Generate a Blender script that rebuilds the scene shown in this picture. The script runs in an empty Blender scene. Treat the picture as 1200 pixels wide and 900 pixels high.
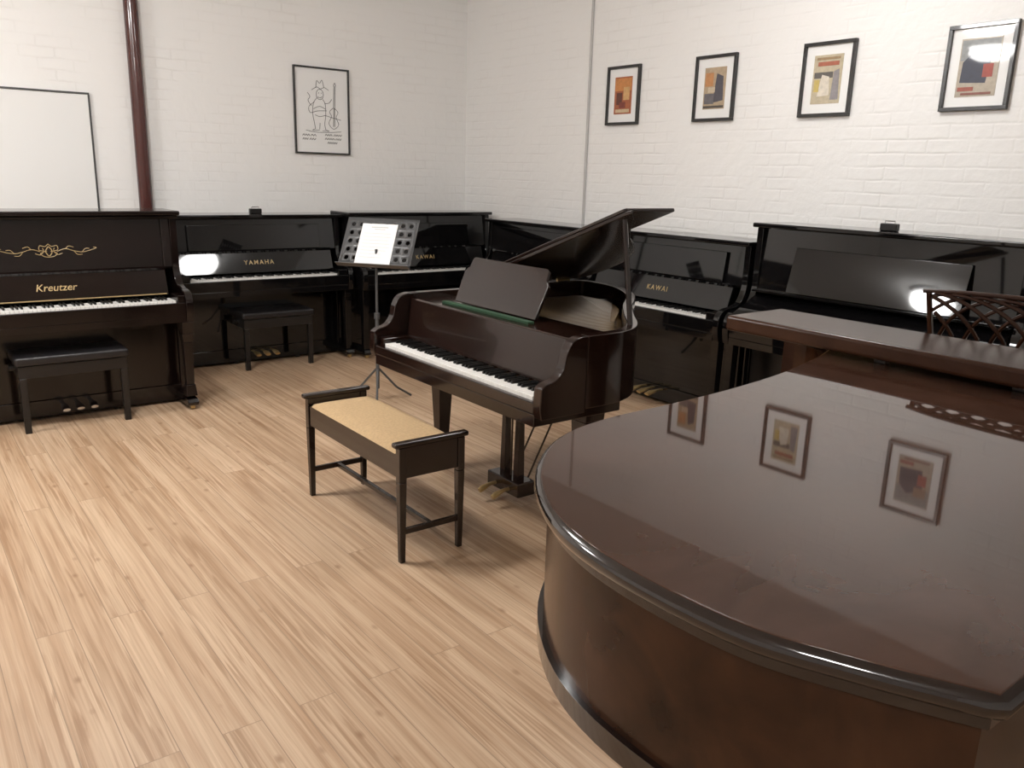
import bpy, bmesh, math, random
from math import sin, cos, pi, radians as R
from mathutils import Vector, Matrix
random.seed(4)
S = bpy.context.scene
COL = S.collection
S.view_settings.view_transform = 'Standard'

# ------------------------------------------------------------------ materials
def new_mat(name):
    m = bpy.data.materials.new(name); m.use_nodes = True
    nt = m.node_tree
    return m, nt, nt.nodes['Principled BSDF']
def nd(nt, t, **kw):
    n = nt.nodes.new(t)
    for k, v in kw.items(): setattr(n, k, v)
    return n
def plain(name, col, rough=.5, metal=0, coat=0, bump=0, bscale=60, var=0):
    m, nt, b = new_mat(name)
    b.inputs['Base Color'].default_value = (*col, 1)
    b.inputs['Roughness'].default_value = rough
    b.inputs['Metallic'].default_value = metal
    b.inputs['Coat Weight'].default_value = coat
    b.inputs['Coat Roughness'].default_value = .03
    tc = nd(nt, 'ShaderNodeTexCoord')
    nz = nd(nt, 'ShaderNodeTexNoise'); nz.inputs['Scale'].default_value = bscale; nz.inputs['Detail'].default_value = 4
    nt.links.new(tc.outputs['Object'], nz.inputs['Vector'])
    if var:
        mx = nd(nt, 'ShaderNodeMix', data_type='RGBA')
        mx.inputs[6].default_value = (*[c*(1-var) for c in col], 1); mx.inputs[7].default_value = (*[min(1, c*(1+var)) for c in col], 1)
        nt.links.new(nz.outputs['Fac'], mx.inputs[0]); nt.links.new(mx.outputs[2], b.inputs['Base Color'])
    if bump:
        bp = nd(nt, 'ShaderNodeBump'); bp.inputs['Strength'].default_value = bump; bp.inputs['Distance'].default_value = .003
        nt.links.new(nz.outputs['Fac'], bp.inputs['Height']); nt.links.new(bp.outputs['Normal'], b.inputs['Normal'])
    return m
def wood(name, c1, c2, rough=.16, scale=(3, 40, 40), coat=.4, dist=1.5, crough=.03, blotch=3.0, lo=.32, hi=.68, ior=1.45):
    m, nt, b = new_mat(name)
    tc = nd(nt, 'ShaderNodeTexCoord'); mp = nd(nt, 'ShaderNodeMapping'); mp.inputs['Scale'].default_value = scale
    nz = nd(nt, 'ShaderNodeTexNoise'); nz.inputs['Scale'].default_value = 1; nz.inputs['Detail'].default_value = 6; nz.inputs['Distortion'].default_value = dist
    n2 = nd(nt, 'ShaderNodeTexNoise'); n2.inputs['Scale'].default_value = blotch; n2.inputs['Detail'].default_value = 4
    ad = nd(nt, 'ShaderNodeMath', operation='ADD'); sb = nd(nt, 'ShaderNodeMath', operation='MULTIPLY'); sb.inputs[1].default_value = .5
    rp = nd(nt, 'ShaderNodeValToRGB'); rp.color_ramp.elements[0].position = lo; rp.color_ramp.elements[1].position = hi
    rp.color_ramp.elements[0].color = (*c1, 1); rp.color_ramp.elements[1].color = (*c2, 1)
    L = nt.links.new
    L(tc.outputs['Object'], mp.inputs['Vector']); L(mp.outputs['Vector'], nz.inputs['Vector']); L(tc.outputs['Object'], n2.inputs['Vector'])
    L(nz.outputs['Fac'], ad.inputs[0]); L(n2.outputs['Fac'], ad.inputs[1]); L(ad.outputs[0], sb.inputs[0]); L(sb.outputs[0], rp.inputs['Fac'])
    L(rp.outputs['Color'], b.inputs['Base Color'])
    b.inputs['Roughness'].default_value = rough; b.inputs['Coat Weight'].default_value = coat; b.inputs['Coat Roughness'].default_value = crough
    b.inputs['IOR'].default_value = ior; b.inputs['Coat IOR'].default_value = ior
    return m
def brick_wall(name, axis):
    m, nt, b = new_mat(name); L = nt.links.new
    tc = nd(nt, 'ShaderNodeTexCoord'); sx = nd(nt, 'ShaderNodeSeparateXYZ'); cx = nd(nt, 'ShaderNodeCombineXYZ')
    L(tc.outputs['Object'], sx.inputs[0]); L(sx.outputs[axis], cx.inputs[0]); L(sx.outputs[2], cx.inputs[1])
    nzw = nd(nt, 'ShaderNodeTexNoise'); nzw.inputs['Scale'].default_value = 5; nzw.inputs['Detail'].default_value = 3
    L(tc.outputs['Object'], nzw.inputs['Vector'])
    vm = nd(nt, 'ShaderNodeVectorMath', operation='MULTIPLY_ADD'); vm.inputs[1].default_value = (.020, .020, 0)
    L(nzw.outputs['Color'], vm.inputs[0]); L(cx.outputs[0], vm.inputs[2])
    br = nd(nt, 'ShaderNodeTexBrick'); br.inputs['Scale'].default_value = 1; br.inputs['Brick Width'].default_value = .235
    br.inputs['Row Height'].default_value = .078; br.inputs['Mortar Size'].default_value = .011; br.inputs['Mortar Smooth'].default_value = 1
    L(vm.outputs[0], br.inputs['Vector'])
    n1 = nd(nt, 'ShaderNodeTexNoise'); n1.inputs['Scale'].default_value = 13; n1.inputs['Detail'].default_value = 6; L(tc.outputs['Object'], n1.inputs['Vector'])
    n2 = nd(nt, 'ShaderNodeTexNoise'); n2.inputs['Scale'].default_value = 2.6; n2.inputs['Detail'].default_value = 5; L(tc.outputs['Object'], n2.inputs['Vector'])
    mk = nd(nt, 'ShaderNodeMapRange'); mk.inputs[1].default_value = .42; mk.inputs[2].default_value = .64; L(n2.outputs['Fac'], mk.inputs[0])
    inv = nd(nt, 'ShaderNodeMath', operation='MULTIPLY'); L(br.outputs['Fac'], inv.inputs[0]); L(mk.outputs[0], inv.inputs[1])
    h = nd(nt, 'ShaderNodeMath', operation='MULTIPLY_ADD'); h.inputs[1].default_value = -.5; L(inv.outputs[0], h.inputs[0]); L(n1.outputs['Fac'], h.inputs[2])
    bp = nd(nt, 'ShaderNodeBump'); bp.inputs['Strength'].default_value = .40; bp.inputs['Distance'].default_value = .012
    L(h.outputs[0], bp.inputs['Height']); L(bp.outputs['Normal'], b.inputs['Normal'])
    mx = nd(nt, 'ShaderNodeMix', data_type='RGBA'); mx.inputs[6].default_value = (.88, .872, .857, 1); mx.inputs[7].default_value = (.74, .725, .70, 1)
    f = nd(nt, 'ShaderNodeMath', operation='MULTIPLY'); f.inputs[1].default_value = .28; L(inv.outputs[0], f.inputs[0]); L(f.outputs[0], mx.inputs[0])
    L(mx.outputs[2], b.inputs['Base Color']); b.inputs['Roughness'].default_value = .6
    return m
def floor_mat():
    m, nt, b = new_mat('pine_boards'); L = nt.links.new
    tc = nd(nt, 'ShaderNodeTexCoord'); sx = nd(nt, 'ShaderNodeSeparateXYZ'); cx = nd(nt, 'ShaderNodeCombineXYZ')
    L(tc.outputs['Object'], sx.inputs[0]); L(sx.outputs[1], cx.inputs[0]); L(sx.outputs[0], cx.inputs[1])   # boards run along world y
    br = nd(nt, 'ShaderNodeTexBrick'); br.offset = .41; br.inputs['Scale'].default_value = 1
    br.inputs['Brick Width'].default_value = 2.1; br.inputs['Row Height'].default_value = .118
    br.inputs['Mortar Size'].default_value = .0016; br.inputs['Mortar Smooth'].default_value = .25
    br.inputs['Color1'].default_value = (0, 0, 0, 1); br.inputs['Color2'].default_value = (1, 1, 1, 1); br.inputs['Mortar'].default_value = (.5, .5, .5, 1)
    L(cx.outputs[0], br.inputs['Vector'])
    off = nd(nt, 'ShaderNodeVectorMath', operation='MULTIPLY_ADD'); off.inputs[1].default_value = (7, 3, 5)
    L(br.outputs['Color'], off.inputs[0]); L(cx.outputs[0], off.inputs[2])
    def noise(sc, detail, dist):
        mp = nd(nt, 'ShaderNodeMapping'); mp.inputs['Scale'].default_value = sc; L(off.outputs[0], mp.inputs['Vector'])
        g = nd(nt, 'ShaderNodeTexNoise'); g.inputs['Scale'].default_value = 1; g.inputs['Detail'].default_value = detail; g.inputs['Distortion'].default_value = dist
        L(mp.outputs[0], g.inputs['Vector']); return g.outputs['Fac']
    def ramp(src, p0, c0, p1, c1):
        rp = nd(nt, 'ShaderNodeValToRGB'); e = rp.color_ramp.elements
        e[0].position = p0; e[0].color = (*c0, 1); e[1].position = p1; e[1].color = (*c1, 1); L(src, rp.inputs['Fac']); return rp.outputs['Color']
    def mixc(fac, a, c, k=1, mode='MIX'):
        mx = nd(nt, 'ShaderNodeMix', data_type='RGBA', blend_type=mode)
        if k != 1 and fac is not None:
            f = nd(nt, 'ShaderNodeMath', operation='MULTIPLY'); f.inputs[1].default_value = k; L(fac, f.inputs[0]); fac = f.outputs[0]
        if fac is None: mx.inputs[0].default_value = k
        else: L(fac, mx.inputs[0])
        for i, v in ((6, a), (7, c)):
            if isinstance(v, tuple): mx.inputs[i].default_value = (*v, 1)
            else: L(v, mx.inputs[i])
        return mx.outputs[2]
    base = ramp(noise((.7, 34, 1), 4, .3), .34, (.455, .30, .185), .60, (.60, .44, .30))
    fine = ramp(noise((3, 150, 1), 2, .1), .35, (.85, .82, .79), .6, (1, 1, 1))
    c = mixc(None, base, fine, 1, 'MULTIPLY')
    patch = ramp(noise((1.3, 5, 1), 2, 0), .42, (0, 0, 0), .58, (1, 1, 1))
    fl = ramp(noise((1.7, 58, 1), 4, .9), .40, (1, 1, 1), .49, (0, 0, 0))
    mm = nd(nt, 'ShaderNodeMath', operation='MULTIPLY'); L(patch, mm.inputs[0]); L(fl, mm.inputs[1])
    c = mixc(mm.outputs[0], c, (.29, .16, .08), .62)
    tone = ramp(br.outputs['Color'], 0, (.88, .86, .84), 1, (1.0, 1.0, 1.0)); c = mixc(None, c, tone, 1, 'MULTIPLY')
    mp2 = nd(nt, 'ShaderNodeMapping'); mp2.inputs['Scale'].default_value = (6, 11, 1); L(off.outputs[0], mp2.inputs['Vector'])
    vo = nd(nt, 'ShaderNodeTexVoronoi'); vo.inputs['Scale'].default_value = 1; L(mp2.outputs[0], vo.inputs['Vector'])
    kn = nd(nt, 'ShaderNodeMapRange'); kn.inputs[1].default_value = .03; kn.inputs[2].default_value = .16; kn.inputs[3].default_value = 1; kn.inputs[4].default_value = 0
    L(vo.outputs['Distance'], kn.inputs[0])
    pick = nd(nt, 'ShaderNodeSeparateColor'); L(vo.outputs['Color'], pick.inputs[0])
    gt = nd(nt, 'ShaderNodeMath', operation='GREATER_THAN'); gt.inputs[1].default_value = .45; L(pick.outputs[0], gt.inputs[0])
    kk = nd(nt, 'ShaderNodeMath', operation='MULTIPLY'); L(kn.outputs[0], kk.inputs[0]); L(gt.outputs[0], kk.inputs[1])
    c = mixc(kk.outputs[0], c, (.22, .11, .05), .66)
    c = mixc(br.outputs['Fac'], c, (.22, .14, .085), .75)
    L(c, b.inputs['Base Color'])
    bp = nd(nt, 'ShaderNodeBump'); bp.inputs['Strength'].default_value = .3; bp.inputs['Distance'].default_value = .002; bp.invert = True
    L(br.outputs['Fac'], bp.inputs['Height']); L(bp.outputs['Normal'], b.inputs['Normal'])
    b.inputs['Roughness'].default_value = .42
    return m
def emit(name, col, s):
    m, nt, b = new_mat(name)
    b.inputs['Emission Color'].default_value = (*col, 1); b.inputs['Emission Strength'].default_value = s
    b.inputs['Base Color'].default_value = (1, 1, 1, 1)
    return m
M = dict(
    wall_x=brick_wall('white_painted_brick', 0), wall_y=brick_wall('white_painted_brick_side', 1), floor=floor_mat(),
    ceil=plain('ceiling_paint', (.88, .875, .865), .8, bump=.1),
    black=plain('black_polyester', (.004, .0037, .004), .04), black2=plain('black_satin', (.008, .007, .007), .28),
    dkmah=wood('dark_mahogany', (.0038, .0021, .0019), (.008, .0038, .0031), .14, coat=.1),
    baby=wood('baby_mahogany', (.008, .0036, .0028), (.019, .008, .0055), .16, coat=.2),
    mah=wood('mahogany', (.015, .0065, .0036), (.056, .024, .012), .2, scale=(3, 9, 3), dist=3, blotch=6, lo=.30, hi=.70, coat=0, ior=1.32),
    mahd=wood('mahogany_dark', (.022, .009, .0055), (.050, .021, .0115), .24, scale=(4, 12, 4), coat=0, ior=1.28),
    lid=wood('mahogany_lid', (.040, .019, .0125), (.076, .037, .0245), .03, scale=(5, 3, 3), coat=0, dist=2.0, ior=1.37, blotch=4),
    edge=plain('dark_edge', (.008, .004, .0035), .09, coat=.6),
    bench=wood('bench_wood', (.008, .004, .003), (.020, .010, .0065), .25),
    gold=plain('gold_transfer', (.36, .26, .12), .4), brass=plain('brass', (.62, .45, .21), .3, .75), rod=plain('dark_rod', (.05, .035, .02), .35, .6),
    plate=plain('gold_plate', (.30, .19, .08), .35, .5, var=.15, bscale=8), sound=wood('spruce', (.20, .11, .045), (.28, .17, .07), .3),
    string=plain('steel_string', (.5, .48, .45), .3, 1), ivory=plain('ivory_key', (.86, .84, .80), .25, coat=.3), ebony=plain('ebony_key', (.006, .006, .006), .3),
    felt=plain('green_felt', (.012, .045, .018), .9, bump=.3, bscale=300), vinyl=plain('black_vinyl', (.009, .008, .009), .36, bump=.3, bscale=250),
    cushion=plain('gold_fabric', (.42, .29, .155), .85, bump=.6, bscale=90, var=.3),
    pipe=plain('oxide_red_paint', (.060, .012, .009), .25, coat=.4), grey=plain('grey_conduit', (.52, .51, .50), .5),
    wbrd=plain('whiteboard', (.85, .85, .84), .2), alu=plain('dark_trim', (.06, .06, .06), .4),
    frame=plain('black_frame', (.008, .007, .007), .3, coat=.3), mount=plain('white_mount', (.86, .86, .85), .45, coat=.3), paper=plain('paper', (.85, .85, .85), .7),
    ink=plain('ink', (.02, .02, .02), .7), stand=plain('grey_powder_coat', (.075, .076, .078), .35), chrome=plain('chrome', (.7, .7, .7), .15, 1),
    lampbody=plain('lamp_body', (.7, .7, .7), .4),
)

# ------------------------------------------------------------------ mesh helpers
def box(bm, x0, x1, y0, y1, z0, z1, mi=0):
    v = [bm.verts.new((x, y, z)) for z in (z0, z1) for y in (y0, y1) for x in (x0, x1)]
    for f in ((0, 2, 3, 1), (4, 5, 7, 6), (0, 1, 5, 4), (2, 6, 7, 3), (0, 4, 6, 2), (1, 3, 7, 5)):
        bm.faces.new([v[i] for i in f]).material_index = mi
def prism(bm, pts, a0, a1, plane='xy', mi=0):
    def P(p, a):
        return {'xy': (p[0], p[1], a), 'yz': (a, p[0], p[1]), 'xz': (p[0], a, p[1])}[plane]
    lo = [bm.verts.new(P(p, a0)) for p in pts]; hi = [bm.verts.new(P(p, a1)) for p in pts]; n = len(pts)
    bm.faces.new(lo).material_index = mi; bm.faces.new(hi).material_index = mi
    for i in range(n): bm.faces.new((lo[i], lo[(i+1) % n], hi[(i+1) % n], hi[i])).material_index = mi
def taper(bm, cx, cy, z0, z1, a0, a1, b0=None, b1=None):
    b0 = b0 or a0; b1 = b1 or a1
    lo = [bm.verts.new((cx+sx*a0/2, cy+sy*b0/2, z0)) for sx, sy in ((-1, -1), (1, -1), (1, 1), (-1, 1))]
    hi = [bm.verts.new((cx+sx*a1/2, cy+sy*b1/2, z1)) for sx, sy in ((-1, -1), (1, -1), (1, 1), (-1, 1))]
    bm.faces.new(lo); bm.faces.new(hi)
    for i in range(4): bm.faces.new((lo[i], lo[(i+1) % 4], hi[(i+1) % 4], hi[i]))
def tube(bm, pts, r, n=8, closed=False):
    pts = [Vector(p) for p in pts]; rings = []; N = len(pts)
    for i, p in enumerate(pts):
        a = pts[(i-1) % N] if (i > 0 or closed) else p; b = pts[(i+1) % N] if (i < N-1 or closed) else p
        t = (b-a).normalized(); up = Vector((0, 0, 1)) if abs(t.z) < .95 else Vector((1, 0, 0))
        s = t.cross(up).normalized(); u = s.cross(t)
        rr = r[i] if isinstance(r, (list, tuple)) else r
        rings.append([bm.verts.new(p + (s*cos(2*pi*k/n) + u*sin(2*pi*k/n))*rr) for k in range(n)])
    for i in range(N if closed else N-1):
        a, b = rings[i], rings[(i+1) % N]
        for k in range(n): bm.faces.new((a[k], a[(k+1) % n], b[(k+1) % n], b[k]))
    if not closed: bm.faces.new(rings[0]); bm.faces.new(rings[-1])
def lathe(bm, prof, cx, cy, n=20):
    rings = [[bm.verts.new((cx+r*cos(2*pi*k/n), cy+r*sin(2*pi*k/n), z)) for k in range(n)] for r, z in prof]
    for a, b in zip(rings, rings[1:]):
        for k in range(n): bm.faces.new((a[k], a[(k+1) % n], b[(k+1) % n], b[k]))
    bm.faces.new(rings[0]); bm.faces.new(rings[-1])
def ribbon(bm, outer, inner, z0, z1):
    lo = [[bm.verts.new((*p, z)) for p in L] for L in (outer, inner) for z in (z0, z1)]
    o0, o1, i0, i1 = lo; n = len(outer)
    for k in range(n-1):
        for a, b in ((o0, o1), (i1, i0), (o1, i1), (i0, o0)):
            bm.faces.new((a[k], a[k+1], b[k+1], b[k]))
    for k in (0, n-1): bm.faces.new((o0[k], o1[k], i1[k], i0[k]))
def spline(pts, n=6):
    out = []
    for i in range(len(pts)-1):
        p0, p1, p2, p3 = pts[max(i-1, 0)], pts[i], pts[i+1], pts[min(i+2, len(pts)-1)]
        for k in range(n):
            t = k/n
            out.append(tuple(.5*(2*b+(c-a)*t+(2*a-5*b+4*c-d)*t*t+(3*b-a-3*c+d)*t**3) for a, b, c, d in zip(p0, p1, p2, p3)))
    return out+[tuple(pts[-1])]
def inset(pts, d, closed=True):
    n = len(pts); A = sum(pts[i][0]*pts[(i+1) % n][1]-pts[(i+1) % n][0]*pts[i][1] for i in range(n)); sg = 1 if A > 0 else -1
    out = []
    for i in range(n):
        a = Vector(pts[i-1]) if (closed or i > 0) else None; p = Vector(pts[i]); b = Vector(pts[(i+1) % n]) if (closed or i < n-1) else None
        ns = []
        for u, v in ((a, p), (p, b)):
            if u is None or v is None or (v-u).length < 1e-6: continue
            e = (v-u).normalized(); ns.append(Vector((-e.y, e.x))*sg)
        m = sum(ns, Vector((0, 0))).normalized(); k = max(.5, m.dot(ns[0]))
        q = p + m*d/k; out.append((q.x, q.y))
    return out
def obj(name, bm, mats, parent=None, bevel=0, loc=(0, 0, 0), rot=(0, 0, 0), smooth=35, seg=2):
    bmesh.ops.recalc_face_normals(bm, faces=bm.faces[:])
    me = bpy.data.meshes.new(name); bm.to_mesh(me); bm.free()
    for m in (mats if isinstance(mats, (list, tuple)) else [mats]): me.materials.append(m)
    me.polygons.foreach_set('use_smooth', [True]*len(me.polygons)); me.set_sharp_from_angle(angle=R(smooth))
    o = bpy.data.objects.new(name, me); COL.objects.link(o); o.location = loc; o.rotation_euler = rot
    if parent: o.parent = parent
    if bevel:
        b = o.modifiers.new('bevel', 'BEVEL'); b.width = bevel; b.segments = seg; b.limit_method = 'ANGLE'; b.angle_limit = R(40); b.harden_normals = True
    return o
def B(): return bmesh.new()
def boxes(name, mat, parent, bs, bevel=.004, **k):
    bm = B()
    for b in bs: box(bm, *b)
    return obj(name, bm, mat, parent, bevel, **k)
def thing(name, label, cat, loc=(0, 0, 0), rz=0, group=None):
    o = bpy.data.objects.new(name, None); COL.objects.link(o); o.location = loc; o.rotation_euler = (0, 0, rz); o.empty_display_size = .1
    o['label'] = label; o['category'] = cat
    if group: o['group'] = group
    return o
def tag(o, label, cat, group=None):
    o['label'] = label; o['category'] = cat
    if group: o['group'] = group
    return o
def struct(name, bm, m):
    o = obj(name, bm, m); o['kind'] = 'structure'; return o
def lettering(txt, size, mat, parent, loc, rot, shear=0, space=1, name='lettering', bold=0):
    cu = bpy.data.curves.new(name, 'FONT'); cu.body = txt; cu.size = size; cu.align_x = 'CENTER'; cu.align_y = 'CENTER'
    cu.extrude = .0008; cu.shear = shear; cu.space_character = space; cu.offset = bold
    t = bpy.data.objects.new('tmp', cu); COL.objects.link(t)
    dg = bpy.context.evaluated_depsgraph_get(); me = bpy.data.meshes.new_from_object(t.evaluated_get(dg))
    bpy.data.objects.remove(t); me.materials.clear(); me.materials.append(mat); me.name = name
    o = bpy.data.objects.new(name, me); COL.objects.link(o); o.parent = parent; o.location = loc; o.rotation_euler = rot
    return o

# ------------------------------------------------------------------ room
X0, Y0, ZC = -9.0, -10.5, 3.3
def slab(*a):
    bm = B(); box(bm, *a); return bm
struct('floor', slab(X0-.15, .15, Y0-.15, .15, -.12, 0), M['floor'])
struct('ceiling', slab(X0-.15, .15, Y0-.15, .15, ZC, ZC+.12), M['ceil'])
struct('wall_back', slab(X0-.15, .15, 0, .15, 0, ZC), M['wall_x'])
struct('wall_right', slab(0, .15, Y0-.15, 0, 0, ZC), M['wall_y'])
struct('wall_left', slab(X0-.15, X0, Y0-.15, 0, 0, ZC), M['wall_y'])
struct('wall_front', slab(X0, 0, Y0-.15, Y0, 0, ZC), M['wall_x'])
for (lx, ly), wh, st in (((-1.5, -4.5), 'between the baby grand and the right wall', 40), ((-4.3, -3.0), 'over the open floor in the room centre', 102), ((-6.1, -2.25), 'in the left back of the room', 92), ((-6.4, -7.6), 'added unseen at the left front for even light', 72)):  # last entry is an unseen lamp added to even out the room light
    t = thing('ceiling_lamp', 'round white ceiling lamp ' + wh, 'lamp', (lx, ly, ZC), group='ceiling lamps')
    bm = B(); lathe(bm, [(.29, 0), (.29, -.04), (.26, -.06)], 0, 0, 32); obj('lamp_housing', bm, M['lampbody'], t)
    bm = B(); lathe(bm, [(.25, -.061), (.25, -.12), (.22, -.17), (.15, -.205), (.05, -.22)], 0, 0, 32); obj('diffuser', bm, emit('lamp_glow', (1, .985, .965), st), t)

# pipe, conduit, whiteboard
bm = B(); lathe(bm, [(.052, 0), (.052, ZC)], 0, 0, 24)
tag(obj('steel_pipe', bm, M['pipe'], loc=(-3.113, -.06, 0)), 'dark red painted steel pipe running up the white back wall', 'pipe')
bm = B(); tube(bm, [(-.012, -1.827, .02), (-.012, -1.827, ZC-.02)], .011, 10)
tag(obj('conduit', bm, M['grey']), 'thin grey vertical cable conduit on the right wall near the corner', 'conduit')
t = thing('whiteboard', 'large whiteboard with thin dark trim on the wall above left piano', 'whiteboard', (-4.40, 0, .9))
boxes('board_panel', M['wbrd'], t, [(-.94, .94, -.018, -.002, .01, 1.196)], 0)
boxes('trim_frame', M['alu'], t, [(-.951, .951, -.026, -.002, 1.194, 1.208), (-.951, .951, -.026, -.002, 0, .01), (-.951, -.94, -.026, -.002, .01, 1.194), (.94, .953, -.026, -.002, .01, 1.194)], .002)

# ------------------------------------------------------------------ pictures (local x right, z up, front -y)
def picture(name, label, cat, w, h, loc, rz, fw, group=None):
    t = thing(name, label, cat, loc, rz, group); a, b = w/2, h/2
    boxes('frame', M['frame'], t, [(-a, a, -.028, -.003, b-fw, b), (-a, a, -.028, -.003, -b, -b+fw), (-a, -a+fw, -.028, -.003, -b+fw, b-fw), (a-fw, a, -.028, -.003, -b+fw, b-fw)], .002)
    boxes('mount', M['mount'], t, [(-a+fw, a-fw, -.012, -.004, -b+fw, b-fw)], 0)
    return t
cols = {}
def cmat(c):
    if c not in cols: cols[c] = plain('print_colour_%d' % len(cols), c, .45, coat=.3, var=.3, bscale=45)
    return cols[c]
def print_art(t, w, h, bg, shapes):
    ms = [cmat(bg)]; bm = B(); box(bm, -w/2, w/2, -.0145, -.012, -h/2, h/2)
    for i, (c, poly) in enumerate(shapes):
        if cmat(c) not in ms: ms.append(cmat(c))
        prism(bm, [(x*w/2, z*h/2) for x, z in poly], -.0145-.0004*(i+1), -.0144, 'xz', ms.index(cmat(c)))
    obj('print', bm, ms, t)
def ell(cx, cz, rx, rz, n=16): return [(cx+rx*cos(2*pi*k/n), cz+rz*sin(2*pi*k/n)) for k in range(n)]
def rect(a, b, c, d): return [(a, c), (b, c), (b, d), (a, d)]
PZ = 2.231; PG = 'small framed prints along the right wall'
def fr(lab, y): return picture('framed_print', 'small black-framed print ' + lab, 'picture', .36, .446, (0, y, PZ), -pi/2, .021, PG)
t = fr('with red and orange colour fields, nearest the corner', -2.23)
print_art(t, .19, .28, (.36, .10, .035), [((.55, .22, .06), rect(-.95, .95, .25, .92)), ((.12, .035, .02), rect(-.75, -.1, -.5, .15)), ((.60, .36, .15), rect(.05, .75, -.25, .45)), ((.62, .48, .30), rect(-.8, .8, -.92, -.74)), ((.20, .04, .025), rect(-.4, .3, -.68, -.35))])
t = fr('with dark blocks on tan, second from the corner', -3.143)
print_art(t, .19, .28, (.42, .32, .21), [((.07, .065, .08), [(-.1, -.7), (.85, -.6), (.75, .55), (.15, .7)]), ((.48, .22, .08), rect(-.9, -.15, .1, .75)), ((.12, .11, .12), rect(-.9, 0, -.75, -.25)), ((.55, .46, .33), rect(-.6, .05, -.2, .05)), ((.06, .05, .04), rect(-.95, .95, -.95, -.84))])
t = fr('with pale yellow and cream colour fields, third from the corner', -4.026)
print_art(t, .20, .29, (.50, .43, .30), [((.10, .09, .08), rect(-.9, .4, .05, .3)), ((.70, .64, .54), [(-.6, -.7), (.25, -.65), (.15, .1), (-.35, .2)]), ((.36, .10, .05), rect(-.7, .75, .55, .72)), ((.26, .24, .25), [(.35, -.85), (.9, -.85), (.8, .4), (.45, .3)]), ((.55, .42, .12), rect(-.85, -.5, -.5, 0)), ((.3, .2, .1), rect(-.8, .8, .8, .9))])
t = fr('with navy and brown colour fields, farthest from the corner', -4.936)
print_art(t, .21, .30, (.44, .38, .30), [((.25, .26, .26), rect(-.95, .95, .25, .95)), ((.025, .03, .055), [(-.85, -.5), (.45, -.55), (.6, .3), (-.3, .55), (-.8, .2)]), ((.34, .05, .03), rect(.25, .75, -.35, .1)), ((.30, .20, .12), rect(.1, .8, .2, .6)), ((.32, .07, .04), rect(-.9, -.1, -.8, -.66)), ((.22, .07, .05), rect(-.7, .8, -.94, -.86))])
t = picture('framed_drawing', 'black-framed cartoon line drawing on white paper on the back wall', 'picture', .527, .737, (-1.558, 0, 2.099), 0, .014)
bm = B()
def stroke(p, r=.0020, n=5): tube(bm, [(x*.225, -.0135, z*.335) for x, z in spline(p, n)], r, 5)
stroke(ell(-.08, .42, .15, .13)+[(.07, .42)]); stroke([(-.42, .52), (-.2, .6), (-.05, .56), (.12, .6), (.3, .54)]); stroke([(-.24, .58), (-.2, .76), (-.08, .70), (.02, .78), (.1, .6)])
stroke([(-.14, .44), (-.12, .47)]); stroke([(-.02, .44), (0, .47)]); stroke([(-.16, .36), (-.08, .33), (.02, .37)])
stroke([(-.2, .33), (-.35, .2), (-.4, -.05), (-.34, -.3), (-.3, -.45)]); stroke([(.04, .3), (.14, .18), (.15, -.1), (.1, -.32), (.14, -.46)])
stroke([(-.32, .22), (-.55, .1), (-.5, -.05), (-.2, 0), (.2, .02)]); stroke([(.12, .2), (.3, .22), (.42, .32)]); stroke([(-.1, -.3), (-.12, -.46)])
stroke([(-.3, -.45), (-.42, -.5), (-.12, -.48)]); stroke([(.1, -.46), (.28, -.5), (.0, -.5)])
stroke([(.48, .1), (.32, .0), (.4, -.12), (.28, -.3), (.48, -.44), (.7, -.32), (.6, -.14), (.68, 0), (.52, .1)]); stroke([(.49, .1), (.53, .66)]); stroke([(.55, .1), (.58, .66)]); stroke([(.5, .66), (.56, .74), (.61, .66)])
stroke([(.47, -.38), (.51, .1)]); stroke([(.53, -.38), (.54, .1)]); stroke([(.1, -.1), (.8, -.2)])
stroke([(-.3, -.1), (-.1, -.14), (.12, -.1)]); stroke([(-.36, .05), (-.1, .12), (.14, .06)]); stroke([(-.6, .45), (-.5, .35), (-.58, .25), (-.44, .12)]); stroke([(-.7, -.5), (-.3, -.54), (.3, -.53), (.8, -.5)])
for x0, x1, z in ((-.85, -.55, -.62), (-.5, -.28, -.62), (-.85, -.62, -.72), (-.56, -.3, -.72), (.1, .4, -.60), (.48, .82, -.60), (.1, .5, -.70), (.56, .8, -.70), (.2, .62, -.80)):
    n = int((x1-x0)/.045); stroke([(x0+(x1-x0)*k/n, z+(.024 if k % 2 else -.024)) for k in range(n+1)], .0024, 2)
obj('ink_drawing', bm, M['ink'], t)

# ------------------------------------------------------------------ keyboards
bm = B(); box(bm, -.0111, .0111, 0, .148, 0, .02); WK = obj('white_key', bm, M['ivory'], None, .0015)
bm = B(); taper(bm, 0, .1, .02, .033, .012, .009, .096, .09); BK = obj('black_key', bm, M['ebony'])
def keyboard(parent, y, z, single):
    kb = boxes('keyboard', M['black2'], parent, [(-.613, .613, y+.002, y+.16, z-.035, z-.021)], 0)
    p = 1.222/52
    ws = [(-.611+p*(i+.5)) for i in range(52)]
    bs = [-.611+p*(i+1) for i in range(51) if i % 7 in (0, 2, 3, 5, 6)]
    if single:
        for src, xs in ((WK, ws), (BK, bs)):
            for x in xs:
                c = src.copy(); COL.objects.link(c); c.parent = kb; c.location = (x, y, z-.02)
    else:
        bm = B()
        for x in ws: box(bm, x-.0111, x+.0111, y, y+.148, z-.02, z)
        obj('white_keys', bm, M['ivory'], kb)
        bm = B()
        for x in bs: taper(bm, x, y+.1, z, z+.013, .012, .009, .096, .09)
        obj('black_keys', bm, M['ebony'], kb)
    return kb

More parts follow.
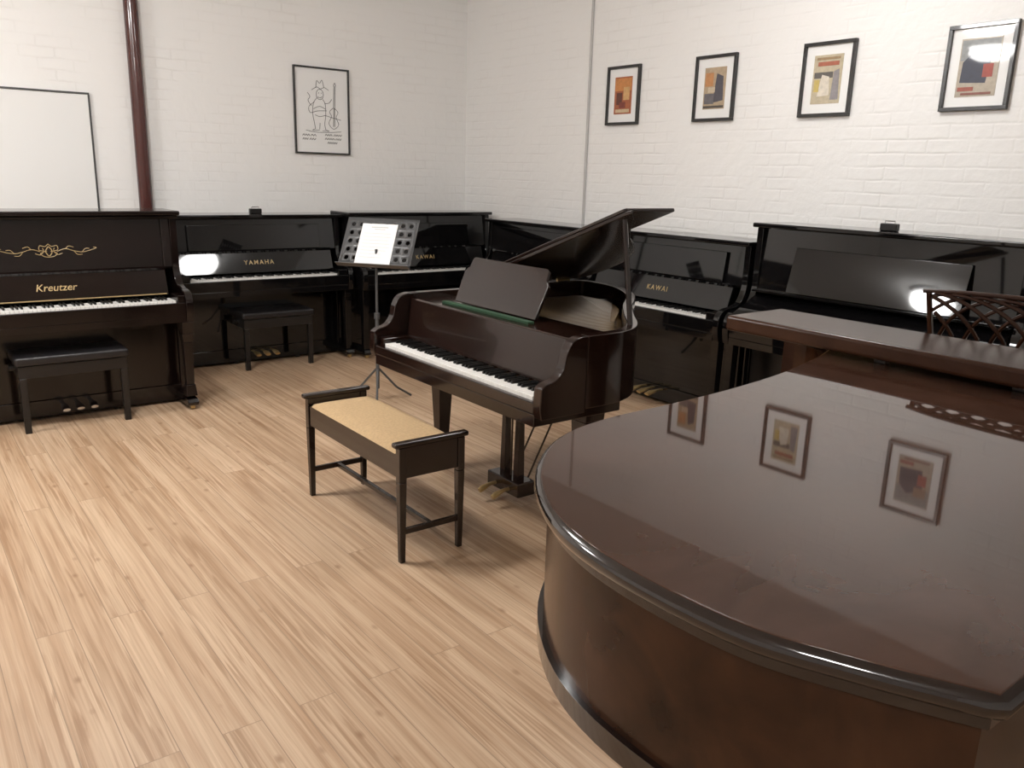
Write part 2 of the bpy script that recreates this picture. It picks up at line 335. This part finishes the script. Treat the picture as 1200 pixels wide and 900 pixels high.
# ------------------------------------------------------------------ upright pianos (local: back y=0, front -y)
FT = R(18.5)
def upright(label, loc, rz, w, h, mat, text, tsize=.050, shear=0, single=False, closed=False, old=False, desk_tilt=R(7.5), pedal='brass', tx=0):
    t = thing('upright_piano', label, 'piano', loc, rz); a = w/2
    prof = [(0, .02), (-.35, .02), (-.35, .60), (-.585, .60)] + spline([(-.585, .60), (-.60, .68), (-.59, .76), (-.54, .80), (-.44, .815), (-.38, .85), (-.345, .93), (-.34, 1.0)], 4)[1:] + [(-.335, h-.03), (0, h-.03)]
    for s in (-1, 1):
        bm = B(); prism(bm, prof, s*a, s*(a-.045), 'yz'); obj('side_panel', bm, mat, t, .004)
    boxes('back_panel', M['black2'], t, [(-a+.045, a-.045, -.03, 0, .02, h-.03)], 0)
    ov = .015 if old else .012
    boxes('top_lid', mat, t, [(-a-ov, a+ov, -.365-ov, .004, h-.028, h)] + ([(-a-.008, a+.008, -.355, 0, h-.05, h-.029)] if old else []), .008, seg=3)
    bm = B(); prism(bm, [(-.335, .935), (-.315, .935), (-.285, h-.033), (-.305, h-.033)], -a+.046, a-.046, 'yz'); up = obj('upper_panel', bm, mat, t)
    if old:
        for s in (-1, 1):
            bm = B(); prism(bm, [(-.355, .94), (-.33, .94), (-.30, h-.05), (-.325, h-.05)], s*(a-.047), s*(a-.10), 'yz'); obj('pilaster', bm, mat, t, .004)
    else:
        hh = .20 if h < 1.3 else .27; ty = hh*math.tan(desk_tilt); zb = .945
        yb = -.325-max(0, ty-.015)*.9-.012; dw = .55 if h < 1.3 else .52
        bm = B(); prism(bm, [(yb-.011, zb), (yb, zb), (yb+ty, zb+hh), (yb+ty-.011, zb+hh)], -dw, dw, 'yz'); obj('music_desk', bm, mat, t, .003)
    if closed:
        bm = B(); prism(bm, [(-.34, .90), (-.34, .86), (-.56, .765), (-.575, .73), (-.59, .73), (-.592, .775), (-.57, .80), (-.36, .90)], -a+.046, a-.046, 'yz'); fb = obj('fallboard', bm, mat, t, .006)
    else:
        bm = B(); prism(bm, [(-.405, .765), (-.385, .765), (-.333, .923), (-.336, .940), (-.352, .944), (-.362, .936), (-.3555, .922), (-.352, .923)], -a+.10, a-.10, 'yz'); fb = obj('fallboard', bm, mat, t)
        if old: boxes('moulding_strip', M['gold'], fb, [(-a+.11, a-.11, -.411, -.404, .766, .773)], .001)
        keyboard(t, -.555, .74, single)
        for s in (-1, 1): boxes('key_block', mat, t, [(s*.614, s*(a-.046), -.575, -.41, .66, .775)] if s > 0 else [(-(a-.046), -.614, -.575, -.41, .66, .775)], .006)
    if text: lettering(text, tsize, M['gold'], fb, (tx, -.3800, .842), (pi/2-FT, 0, 0), shear, 1.35 if not shear else 1, bold=.0006)
    boxes('music_shelf', mat, t, [(-a+.046, a-.046, -.40 if closed else -.33, -.31, .925, .94)], .003)
    boxes('key_slip', mat, t, [(-a+.046, a-.046, -.59, -.562, .645, .728)], .004)
    boxes('keybed', mat, t, [(-a+.046, a-.046, -.588, -.31, .60, .645)], .003)
    boxes('lower_panel', M['black2'] if closed else mat, t, [(-a+.046, a-.046, -.335, -.315, .13, .60)], .003)
    boxes('plinth', mat, t, [(-a+.046, a-.046, -.34, -.30, .02, .128)], .003)
    for s in (-1, 1):
        bm = B(); cx = s*(a-.04)
        if old:
            taper(bm, cx, -.535, .09, .17, .075, .06); taper(bm, cx, -.535, .17, .46, .05, .062); taper(bm, cx, -.535, .46, .52, .062, .08); taper(bm, cx, -.525, .52, .60, .07, .075, .10, .13)
        else: taper(bm, cx, -.535, .075, .60, .05, .062)
        obj('leg', bm, mat, t, .004)
        bm = B(); prism(bm, [(-.352, .03), (-.585, .03), (-.60, .05), (-.585, .075), (-.352, .09)], cx-.036, cx+.036, 'yz'); tb = obj('toe_block', bm, mat, t, .005)
        bm = B(); tube(bm, [(cx-.012, -.56, .019), (cx+.012, -.56, .019)], .019, 14); obj('caster', bm, M['brass'], tb)
        bm = B(); tube(bm, [(s*(a-.08)-.012, -.05, .019), (s*(a-.08)+.012, -.05, .019)], .019, 14); obj('caster', bm, M['brass'], t)
    for x in (-.08, 0, .08):
        bm = B(); tube(bm, [(x, -.33, .105), (x, -.40, .108), (x, -.45, .098), (x, -.50, .080)], [.012, .014, .025, .022], 10)
        bmesh.ops.scale(bm, vec=(1, 1, .55), verts=bm.verts[:], space=Matrix.Translation((0, 0, -.10))); obj('pedal', bm, M[pedal], t)
    return t
k = upright('old dark mahogany upright piano with gold scroll ornament on its front', (-3.97, -1.07, 0), 0, 1.41, 1.305, M['dkmah'], 'Kreutzer', .062, .2, True, old=True, tx=-.05, pedal='chrome')
up = [c for c in COL.objects if c.parent == k and c.name.startswith('upper_panel')][0]
bm = B()
def orn(p, r=.0021):
    tube(bm, [(x*.93-.06, -.3365+(z-.935)*.088, z) for x, z in spline(p, 5)], r, 5)
for s in (-1, 1):
    c = 1.06
    orn([(0, c+.045), (s*.02, c+.03), (s*.05, c+.035), (s*.055, c+.01), (s*.03, c+.005), (s*.035, c+.022)]); orn([(0, c-.035), (s*.03, c-.03), (s*.05, c-.012), (s*.03, c-.004)])
    orn([(s*.05, c), (s*.10, c+.014), (s*.15, c), (s*.20, c-.008), (s*.26, c+.004), (s*.29, c+.016), (s*.27, c+.02)]); orn([(s*.10, c+.012), (s*.12, c+.03), (s*.15, c+.022)]); orn([(s*.15, c), (s*.17, c-.022), (s*.20, c-.022)])
    orn([(s*.2, c-.008), (s*.22, c+.012), (s*.245, c+.012)]); orn([(s*.01, c), (s*.03, c+.0), (s*.05, c-.02), (s*.08, c-.012)])
orn([(-.02, c), (0, c+.028), (.02, c), (0, c-.028), (-.02, c)], .003)
obj('ornament', bm, M['gold'], up)
upright('black glossy upright piano between the old mahogany piano and the music stand', (-2.385, -.14, 0), 0, 1.49, 1.225, M['black'], 'YAMAHA')
upright('black glossy upright piano in the room corner behind the music stand', (-.86, -.25, 0), 0, 1.49, 1.245, M['black'], 'KAWAI')
upright('black upright piano on the right wall hidden behind the raised baby grand lid', (-.08, -1.685, 0), -pi/2, 1.36, 1.21, M['black'], 'KAWAI')
upright('black upright piano with open keyboard right behind the baby grand', (-.08, -3.145, 0), -pi/2, 1.48, 1.225, M['black'], 'KAWAI')
upright('tall black upright piano with closed fallboard below the two right prints', (-.08, -4.73, 0), -pi/2, 1.62, 1.35, M['black'], None, closed=True, desk_tilt=R(14.5))
for loc, lab in (((-2.33, -.34, 1.225), 'tiny black box on the black piano left of the music stand'), ((-.30, -4.72, 1.35), 'tiny black box on the tall black piano at the right wall')):
    t = thing('hygrometer', lab, 'gauge', loc, 0 if loc[0] < -1 else -pi/2)
    boxes('body', M['black2'], t, [(-.05, .05, -.02, .02, .0, .042)], .006)
    bm = B(); tube(bm, [(-.03, 0, .042), (-.03, 0, .055), (.03, 0, .055), (.03, 0, .042)], .004, 6); obj('handle', bm, M['chrome'], t)

# ------------------------------------------------------------------ black benches
def black_bench(label, x, y, w=.58, d=.34, h=.47):
    t = thing('piano_bench', label, 'bench', (x, y, 0)); a, b = w/2, d/2
    bm = B(); box(bm, -a-.015, a+.015, -b-.012, b+.012, h-.055, h); obj('seat_pad', bm, M['vinyl'], t, .018, seg=4)
    boxes('apron', M['black2'], t, [(-a, a, -b, b, h-.13, h-.056)], .004)
    for sx in (-1, 1):
        for sy in (-1, 1):
            bm = B(); taper(bm, sx*(a-.02), sy*(b-.02), 0, h-.131, .036, .04); obj('leg', bm, M['black2'], t, .003)
        bm = B(); tube(bm, [(sx*a, 0, h-.09), (sx*(a+.03), 0, h-.09)], .022, 14); obj('knob', bm, M['black2'], t)
    return t
black_bench('black padded piano bench pushed under the old mahogany piano', -4.0, -1.51, .60, .34)
black_bench('black padded piano bench at the black piano left of music stand', -2.33, -.60, .58, .33)

# ------------------------------------------------------------------ golden duet stool
t = thing('duet_stool', 'long dark wooden piano stool with golden fabric seat and end rails', 'stool', (-3.13, -3.95, 0), 0)
hx, hy = .16, .465
for sx in (-1, 1):
    for sy in (-1, 1):
        bm = B(); taper(bm, sx*(hx-.017), sy*(hy-.017), 0, .36, .024, .034); taper(bm, sx*(hx-.017), sy*(hy-.017), .36, .510, .034, .034); obj('leg', bm, M['bench'], t, .003)
for sx in (-1, 1): boxes('apron', M['bench'], t, [(sx*(hx-.017)-.011, sx*(hx-.017)+.011, -hy+.034, hy-.034, .375, .480)], .003)
for sy in (-1, 1):
    boxes('end_apron', M['bench'], t, [(-hx+.034, hx-.034, sy*(hy-.017)-.011, sy*(hy-.017)+.011, .375, .510)], .003)
    boxes('end_rail', M['bench'], t, [(-hx-.020, hx+.020, sy*(hy-.017)-.020, sy*(hy-.017)+.020, .510, .533)], .009, seg=3)
    boxes('side_stretcher', M['bench'], t, [(-hx+.03, hx-.03, sy*(hy-.017)-.008, sy*(hy-.017)+.008, .125, .152)], .003)
boxes('long_stretcher', M['bench'], t, [(-.011, .011, -hy+.026, hy-.026, .128, .150)], .003)
bm = B(); n, m_ = 20, 10; gv = []
for i in range(n+1):
    row = []
    for j in range(m_+1):
        u, v = i/n*2-1, j/m_*2-1
        row.append(bm.verts.new((v*(hx+.002), u*(hy-.038), .481+.024*(1-abs(u)**8)*(1-abs(v)**6)**.5+.008*(1-u*u)*(1-v*v))))
    gv.append(row)
for i in range(n):
    for j in range(m_): bm.faces.new((gv[i][j], gv[i+1][j], gv[i+1][j+1], gv[i][j+1]))
bm.faces.new([gv[0][j] for j in range(m_+1)]+[gv[i][m_] for i in range(1, n+1)]+[gv[n][j] for j in range(m_-1, -1, -1)]+[gv[i][0] for i in range(n-1, 0, -1)])
obj('cushion', bm, M['cushion'], t, smooth=60)

# ------------------------------------------------------------------ music stand + sheet
SR = R(-52)
t = thing('music_stand', 'black music stand with perforated desk standing behind the baby grand', 'music stand', (-2.16, -2.12, 0), SR)
bm = B(); tube(bm, [(0, 0, .10), (0, 0, .62)], .013, 12); lathe(bm, [(.02, .60), (.02, .64)], 0, 0, 12); tube(bm, [(0, 0, .62), (0, 0, 1.08)], .009, 12); obj('pole', bm, M['stand'], t)
for k_ in range(3):
    a = 2*pi*k_/3+.9
    bm = B(); tube(bm, [(cos(a)*.012, sin(a)*.012, .24), (cos(a)*.15, sin(a)*.15, .09), (cos(a)*.27, sin(a)*.27, .012)], .008, 8); obj('leg', bm, M['stand'], t)
TILT = R(-32); dl = (0, -.055, .965)
nx, nz, cw, chh = 8, 5, .061, .064
bm = B()
def cell(cx, cz, w, h, r):
    sq = [(-w/2, -h/2), (0, -h/2), (w/2, -h/2), (w/2, 0), (w/2, h/2), (0, h/2), (-w/2, h/2), (-w/2, 0)]
    ho = [(r*cos(-3*pi/4+k*pi/4), r*sin(-3*pi/4+k*pi/4)) for k in range(8)]
    A = [bm.verts.new((cx+x, 0, cz+z)) for x, z in sq]; H = [bm.verts.new((cx+x, 0, cz+z)) for x, z in ho]
    for i in range(8): bm.faces.new((A[i], A[(i+1) % 8], H[(i+1) % 8], H[i]))
for i in range(nx):
    for j in range(nz): cell((i-(nx-1)/2)*cw, .03+(j+.5)*chh, cw, chh, .017)
hw = nx*cw/2
for a in ((-hw-.02, hw+.02, .0, .03), (-hw-.02, hw+.02, .03+nz*chh, .05+nz*chh), (-hw-.02, -hw, .03, .03+nz*chh), (hw, hw+.02, .03, .03+nz*chh)):
    bm.faces.new([bm.verts.new(v) for v in ((a[0], 0, a[2]), (a[1], 0, a[2]), (a[1], 0, a[3]), (a[0], 0, a[3]))])
bmesh.ops.remove_doubles(bm, verts=bm.verts[:], dist=1e-5)
o = obj('desk', bm, M['stand'], t, 0, dl, (TILT, 0, 0)); so = o.modifiers.new('solid', 'SOLIDIFY'); so.thickness = .003; so.offset = 0
boxes('ledge', M['stand'], o, [(-hw-.02, hw+.02, -.05, .002, -.004, 0)], .001)
boxes('bracket', M['stand'], o, [(-.03, .03, .003, .03, .06, .16)], .003)
sh = thing('music_sheet', 'white sheet of paper resting on the black music stand', 'paper', t.matrix_basis @ Vector(dl), SR)
so = boxes('page', M['paper'], sh, [(-.145, .115, -.0045, -.0035, .002, .325)], 0, rot=(TILT, 0, 0))
bm = B()
for z, a, b, th in [(.295, -.075, .05, .006), (.281, -.05, .03, .004)]+[(.25-.026*i, -.12, .09-.06*random.random(), .0016) for i in range(8)]: box(bm, a, b, -.0052, -.0046, z, z+th)
obj('text_lines', bm, plain('grey_ink', (.50, .50, .50), .7), so)

# ------------------------------------------------------------------ baby grand (local: keys front y=0, bass at -x, tail +y)
g = thing('baby_grand_piano', 'dark mahogany baby grand piano with raised lid in the room centre', 'piano', (-2.84, -4.09, 0), -pi/2)
mt = M['baby']
curve = [(-.71, .20), (-.71, .6), (-.71, 1.0)] + spline([(-.71, 1.36), (-.685, 1.42), (-.60, 1.45), (-.45, 1.445), (-.30, 1.40), (-.09, 1.27), (.06, 1.12), (.21, .95), (.41, .76), (.57, .62), (.66, .51), (.705, .40)], 5) + [(.71, .30), (.71, .20)]
bm = B(); ribbon(bm, curve, inset(curve, .05, False), .675, .98); obj('rim', bm, mt, g, .004)
for s in (-1, 1):
    bm = B(); prism(bm, [(.198, .98), (.17, .98)]+spline([(.17, .98), (.12, .965), (.09, .92), (.075, .86), (.04, .82), (-.01, .805), (-.035, .79)], 4)[1:]+[(-.04, .70), (-.03, .66), (.198, .66)], s*.66, s*.71, 'yz'); obj('arm', bm, mt, g, .005)
bm = B(); prism(bm, inset(curve, .052), .82, .835); obj('soundboard', bm, M['sound'], g)
pl = [(-.64, .42)]+[p for p in inset(curve, .085) if p[1] > .42]+[(.60, .42)]
bm = B(); prism(bm, pl, .875, .895); obj('iron_plate', bm, M['plate'], g, .004)
bm = B()
for i in range(44):
    x = -.58+i*.0262; yy = 1.36 if x < -.4 else max(.5, 1.32-(x+.25)*1.0 if x < .2 else .92-(x-.2)*.98)
    tube(bm, [(x, .44, .915), (x, yy-.06, .905)], .0014, 4)
obj('strings', bm, M['string'], g)
boxes('pin_block', M['black2'], g, [(-.655, .655, .215, .43, .80, .90)], .003)
boxes('keybed', mt, g, [(-.66, .66, -.03, .45, .62, .675)], .004)
boxes('key_slip', mt, g, [(-.658, .658, -.035, -.006, .676, .722)], .004)
for s in (-1, 1): boxes('key_block', mt, g, [(.616, .658, -.004, .16, .676, .76) if s > 0 else (-.658, -.616, -.004, .16, .676, .76)], .008)
keyboard(g, 0, .735, True)
bm = B(); prism(bm, [(.152, .745), (.165, .735), (.205, .93), (.195, .955), (.18, .95)], -.658, .658, 'yz'); obj('fallboard', bm, mt, g, .004)
boxes('desk_shelf', mt, g, [(-.658, .658, .20, .46, .93, .945)], .003)
boxes('felt_strip', M['felt'], g, [(-.48, .24, .262, .296, .945, .958)], .002)
dk = [(-.33, 0), (.33, 0), (.338, .165), (.322, .185), (.310, .188), (.305, .235), (.29, .245), (-.29, .245), (-.305, .235), (-.310, .188), (-.322, .185), (-.338, .165)]
bm = B(); prism(bm, dk, -.008, .008, 'xz'); obj('music_desk', bm, mt, g, .003, (-.115, .325, .955), (R(-24), 0, 0))
TH = R(20)
ld = [p for p in [(a+.72, b) for a, b in inset(curve, -.015)] if p[1] > .555]
ld = [(0.0, .55)]+[(max(a, 0), b) for a, b in ld]+[(1.33, .55)]
bm = B(); prism(bm, ld, 0, .018); lid = obj('lid', bm, mt, g, .004, (-.725, 0, .985), (0, -TH, 0))
bm = B(); prism(bm, [(0, .55), (0, .87), (1.325, .87), (1.335, .86), (1.335, .56), (1.325, .55)], .019, .034); obj('front_flap', bm, mt, lid, .004)
for y in (.65, .95, 1.3):
    bm = B(); tube(bm, [(-.004, y-.05, -.004), (-.004, y+.05, -.004)], .007, 8); obj('hinge', bm, M['brass'], lid)
bm = B(); tube(bm, [(.605, .54, .96), (.52, .55, 1.425)], .012, 10); obj('lid_prop', bm, mt, g)
for x, y in ((-.58, .33), (.58, .33), (-.40, 1.20)):
    bm = B(); taper(bm, x, y, .58, .66 if y < 1 else .70, .11, .12); taper(bm, x, y, .12, .58, .055, .095); taper(bm, x, y, .07, .12, .07, .07); lg = obj('leg', bm, mt, g, .005)
    bm = B(); tube(bm, [(x-.012, y, .025), (x+.012, y, .025)], .025, 14); box(bm, x-.016, x+.016, y-.012, y+.012, .03, .072); obj('caster', bm, M['brass'], lg)
ly = boxes('pedal_lyre', mt, g, [(-.13, .13, .32, .43, .055, .13)], .008)
boxes('lyre_block', mt, ly, [(-.12, .12, .34, .42, .585, .622)], .008)
for x in (-.055, .055):
    bm = B(); taper(bm, x, .38, .13, .586, .042, .03); obj('post', bm, mt, ly, .004)
    bm = B(); tube(bm, [(x, .33, .085), (x, .28, .082), (x, .24, .070), (x, .22, .060)], [.009, .010, .016, .013], 10); obj('pedal', bm, M['brass'], ly)
    bm = B(); tube(bm, [(x, .43, .10), (x, .75, .69)], .005, 6); obj('brace_rod', bm, M['rod'], ly)
bm = B(); tube(bm, [(0, .375, .13), (0, .375, .586)], .005, 6); obj('pedal_rod', bm, M['rod'], ly)

# ------------------------------------------------------------------ large grand in the foreground (front faces +x)
G = thing('grand_piano', 'large closed reddish brown grand piano in the right foreground', 'piano', (-1.50, -6.085, 0), pi/2)
wo = [(-2.02, -6.889), (-2.6, -6.889), (-3.3, -6.889)] + spline([(-3.915, -6.889), (-3.989, -6.743), (-4.043, -6.593), (-4.048, -6.355), (-3.998, -6.170), (-3.878, -5.992), (-3.707, -5.862), (-3.52, -5.815), (-3.298, -5.808), (-3.039, -5.791), (-2.75, -5.75), (-2.501, -5.69), (-2.35, -5.645), (-2.2, -5.58), (-2.1, -5.47), (-2.04, -5.33)], 5) + [(-2.02, -5.28)]
lo = [(y+6.085, -1.50-x) for x, y in wo]
gl = M['mah']; gd = M['mahd']
bm = B(); prism(bm, inset(lo, .028), .73, 1.0); obj('rim', bm, gl, G)
bm = B(); prism(bm, inset(lo, .016), .70, .742); obj('lower_moulding', bm, M['edge'], G, .012, seg=4)
bm = B(); prism(bm, inset(lo, .018), .985, 1.006); obj('upper_moulding', bm, M['edge'], G, .006)
bm = B(); prism(bm, inset(lo, .012), 1.006, 1.04); lid = obj('lid', bm, M['lid'], G, .004)
edge = inset(lo, .016)
bm = B(); tube(bm, [(x, y, 1.0215) for x, y in edge], .0175, 10); obj('edge_moulding', bm, M['edge'], lid, smooth=60)
W = .8045
fl = boxes('front_flap', gd, lid, [(-W, W, .57, .91, 1.064, 1.120)], .014, seg=4)
for x in (-.68, -.18, .24): boxes('bumper', M['black2'], fl, [(x-.02, x+.02, .80, .83, 1.04, 1.064)], .003)
bm = B(); tube(bm, [(-W+.02, .565, 1.052), (W-.02, .565, 1.052)], .012, 10); obj('flap_hinge', bm, M['brass'], fl)
for s in (-1, 1):
    bm = B(); prism(bm, [(.53, 1.003), (.25, 1.003)]+spline([(.25, 1.003), (.19, .98), (.15, .92), (.12, .86), (.05, .83), (-.03, .81)], 4)[1:]+[(-.04, .70), (.53, .70)], s*(W-.06), s*W, 'yz'); obj('arm', bm, gd, G, .006)
boxes('keybed', gd, G, [(-W+.06, W-.06, -.035, .53, .70, .755)], .004)
bm = B(); prism(bm, [(-.02, .757), (-.02, .80), (.0, .815), (.16, .835), (.20, .97), (.23, .97), (.23, .757)], -W+.061, W-.061, 'yz'); obj('fallboard', bm, gd, G, .005)
boxes('desk_shelf', gd, G, [(-W+.061, W-.061, .232, .53, .96, .985)], .004)
# fretwork music desk
DW, DH = .36, .285
D = boxes('music_desk', gd, G, [(-DW, DW, -.012, .012, 0, .03)], .003, loc=(-.075, .40, .99), rot=(R(-20), 0, 0))
for s in (-1, 1): boxes('stile', gd, D, [(min(s*DW, s*(DW-.016)), max(s*DW, s*(DW-.016)), -.008, .008, .03, DH-.012)], .003)
bm = B(); tube(bm, [(x, 0, z) for x, z in spline([(-DW-.01, DH-.01), (-.25, DH), (0, DH+.006), (.25, DH), (DW+.01, DH-.01)], 5)], .008, 8); obj('top_rail', bm, gd, D)
for i in range(-6, 7):
    for s in (-1, 1):
        x0 = i*.085; pts = []
        for k_ in range(17):
            q = k_/16*pi/2; x = x0+s*.27*(1-cos(q)); z = .02+(DH-.028)*sin(q)
            if abs(x) < DW-.008: pts.append((x, s*.003, z))
        if len(pts) > 3:
            bm = B(); tube(bm, pts, .007, 6); obj('fretwork_bar', bm, gd, D)
boxes('ledge', M['lid'], D, [(-DW-.02, DW+.02, -.07, -.012, 0, .014)], .003)
for x, y in ((-.66, .42), (.66, .42), (-.25, 2.1)):
    bm = B(); taper(bm, x, y, .60, .70, .15, .16); taper(bm, x, y, .14, .60, .08, .125); taper(bm, x, y, .08, .14, .10, .10); lg = obj('leg', bm, gd, G, .006)
    bm = B(); tube(bm, [(x-.015, y, .03), (x+.015, y, .03)], .03, 14); box(bm, x-.02, x+.02, y-.015, y+.015, .035, .082); obj('caster', bm, M['brass'], lg)
ly = boxes('pedal_lyre', gd, G, [(-.15, .15, .29, .41, .06, .15)], .008)
boxes('lyre_block', gd, ly, [(-.15, .15, .30, .40, .66, .702)], .008)
for x in (-.07, .07):
    bm = B(); taper(bm, x, .35, .15, .66, .045, .035); obj('post', bm, gd, ly, .004)
    bm = B(); tube(bm, [(x, .29, .09), (x, .22, .085), (x, .16, .065)], [.011, .018, .016], 10); obj('pedal', bm, M['brass'], ly)
for o in (WK, BK): bpy.data.objects.remove(o)

# ------------------------------------------------------------------ camera
f, p, r, al = 963.825, .249, .029, .657
Rr = Vector((cos(al), -sin(al), 0)); Dn = Vector((-sin(al)*sin(p), -cos(al)*sin(p), -cos(p))); F = Vector((sin(al)*cos(p), cos(al)*cos(p), -sin(p)))
Xi = (Rr*cos(r) - Dn*sin(r)); Yi = (Dn*cos(r) + Rr*sin(r))
cd = bpy.data.cameras.new('camera'); cd.sensor_width = 36; cd.lens = f/1200*36; cd.clip_start = .02
cam = bpy.data.objects.new('camera', cd); COL.objects.link(cam)
mw = Matrix((Xi, -Yi, -F)).transposed().to_4x4(); mw.translation = Vector((-4.862, -7.184, 1.598)); cam.matrix_world = mw
S.camera = cam
w = bpy.data.worlds.new('world'); S.world = w; w.use_nodes = True; w.node_tree.nodes['Background'].inputs[0].default_value = (.5, .48, .45, 1); w.node_tree.nodes['Background'].inputs[1].default_value = .2
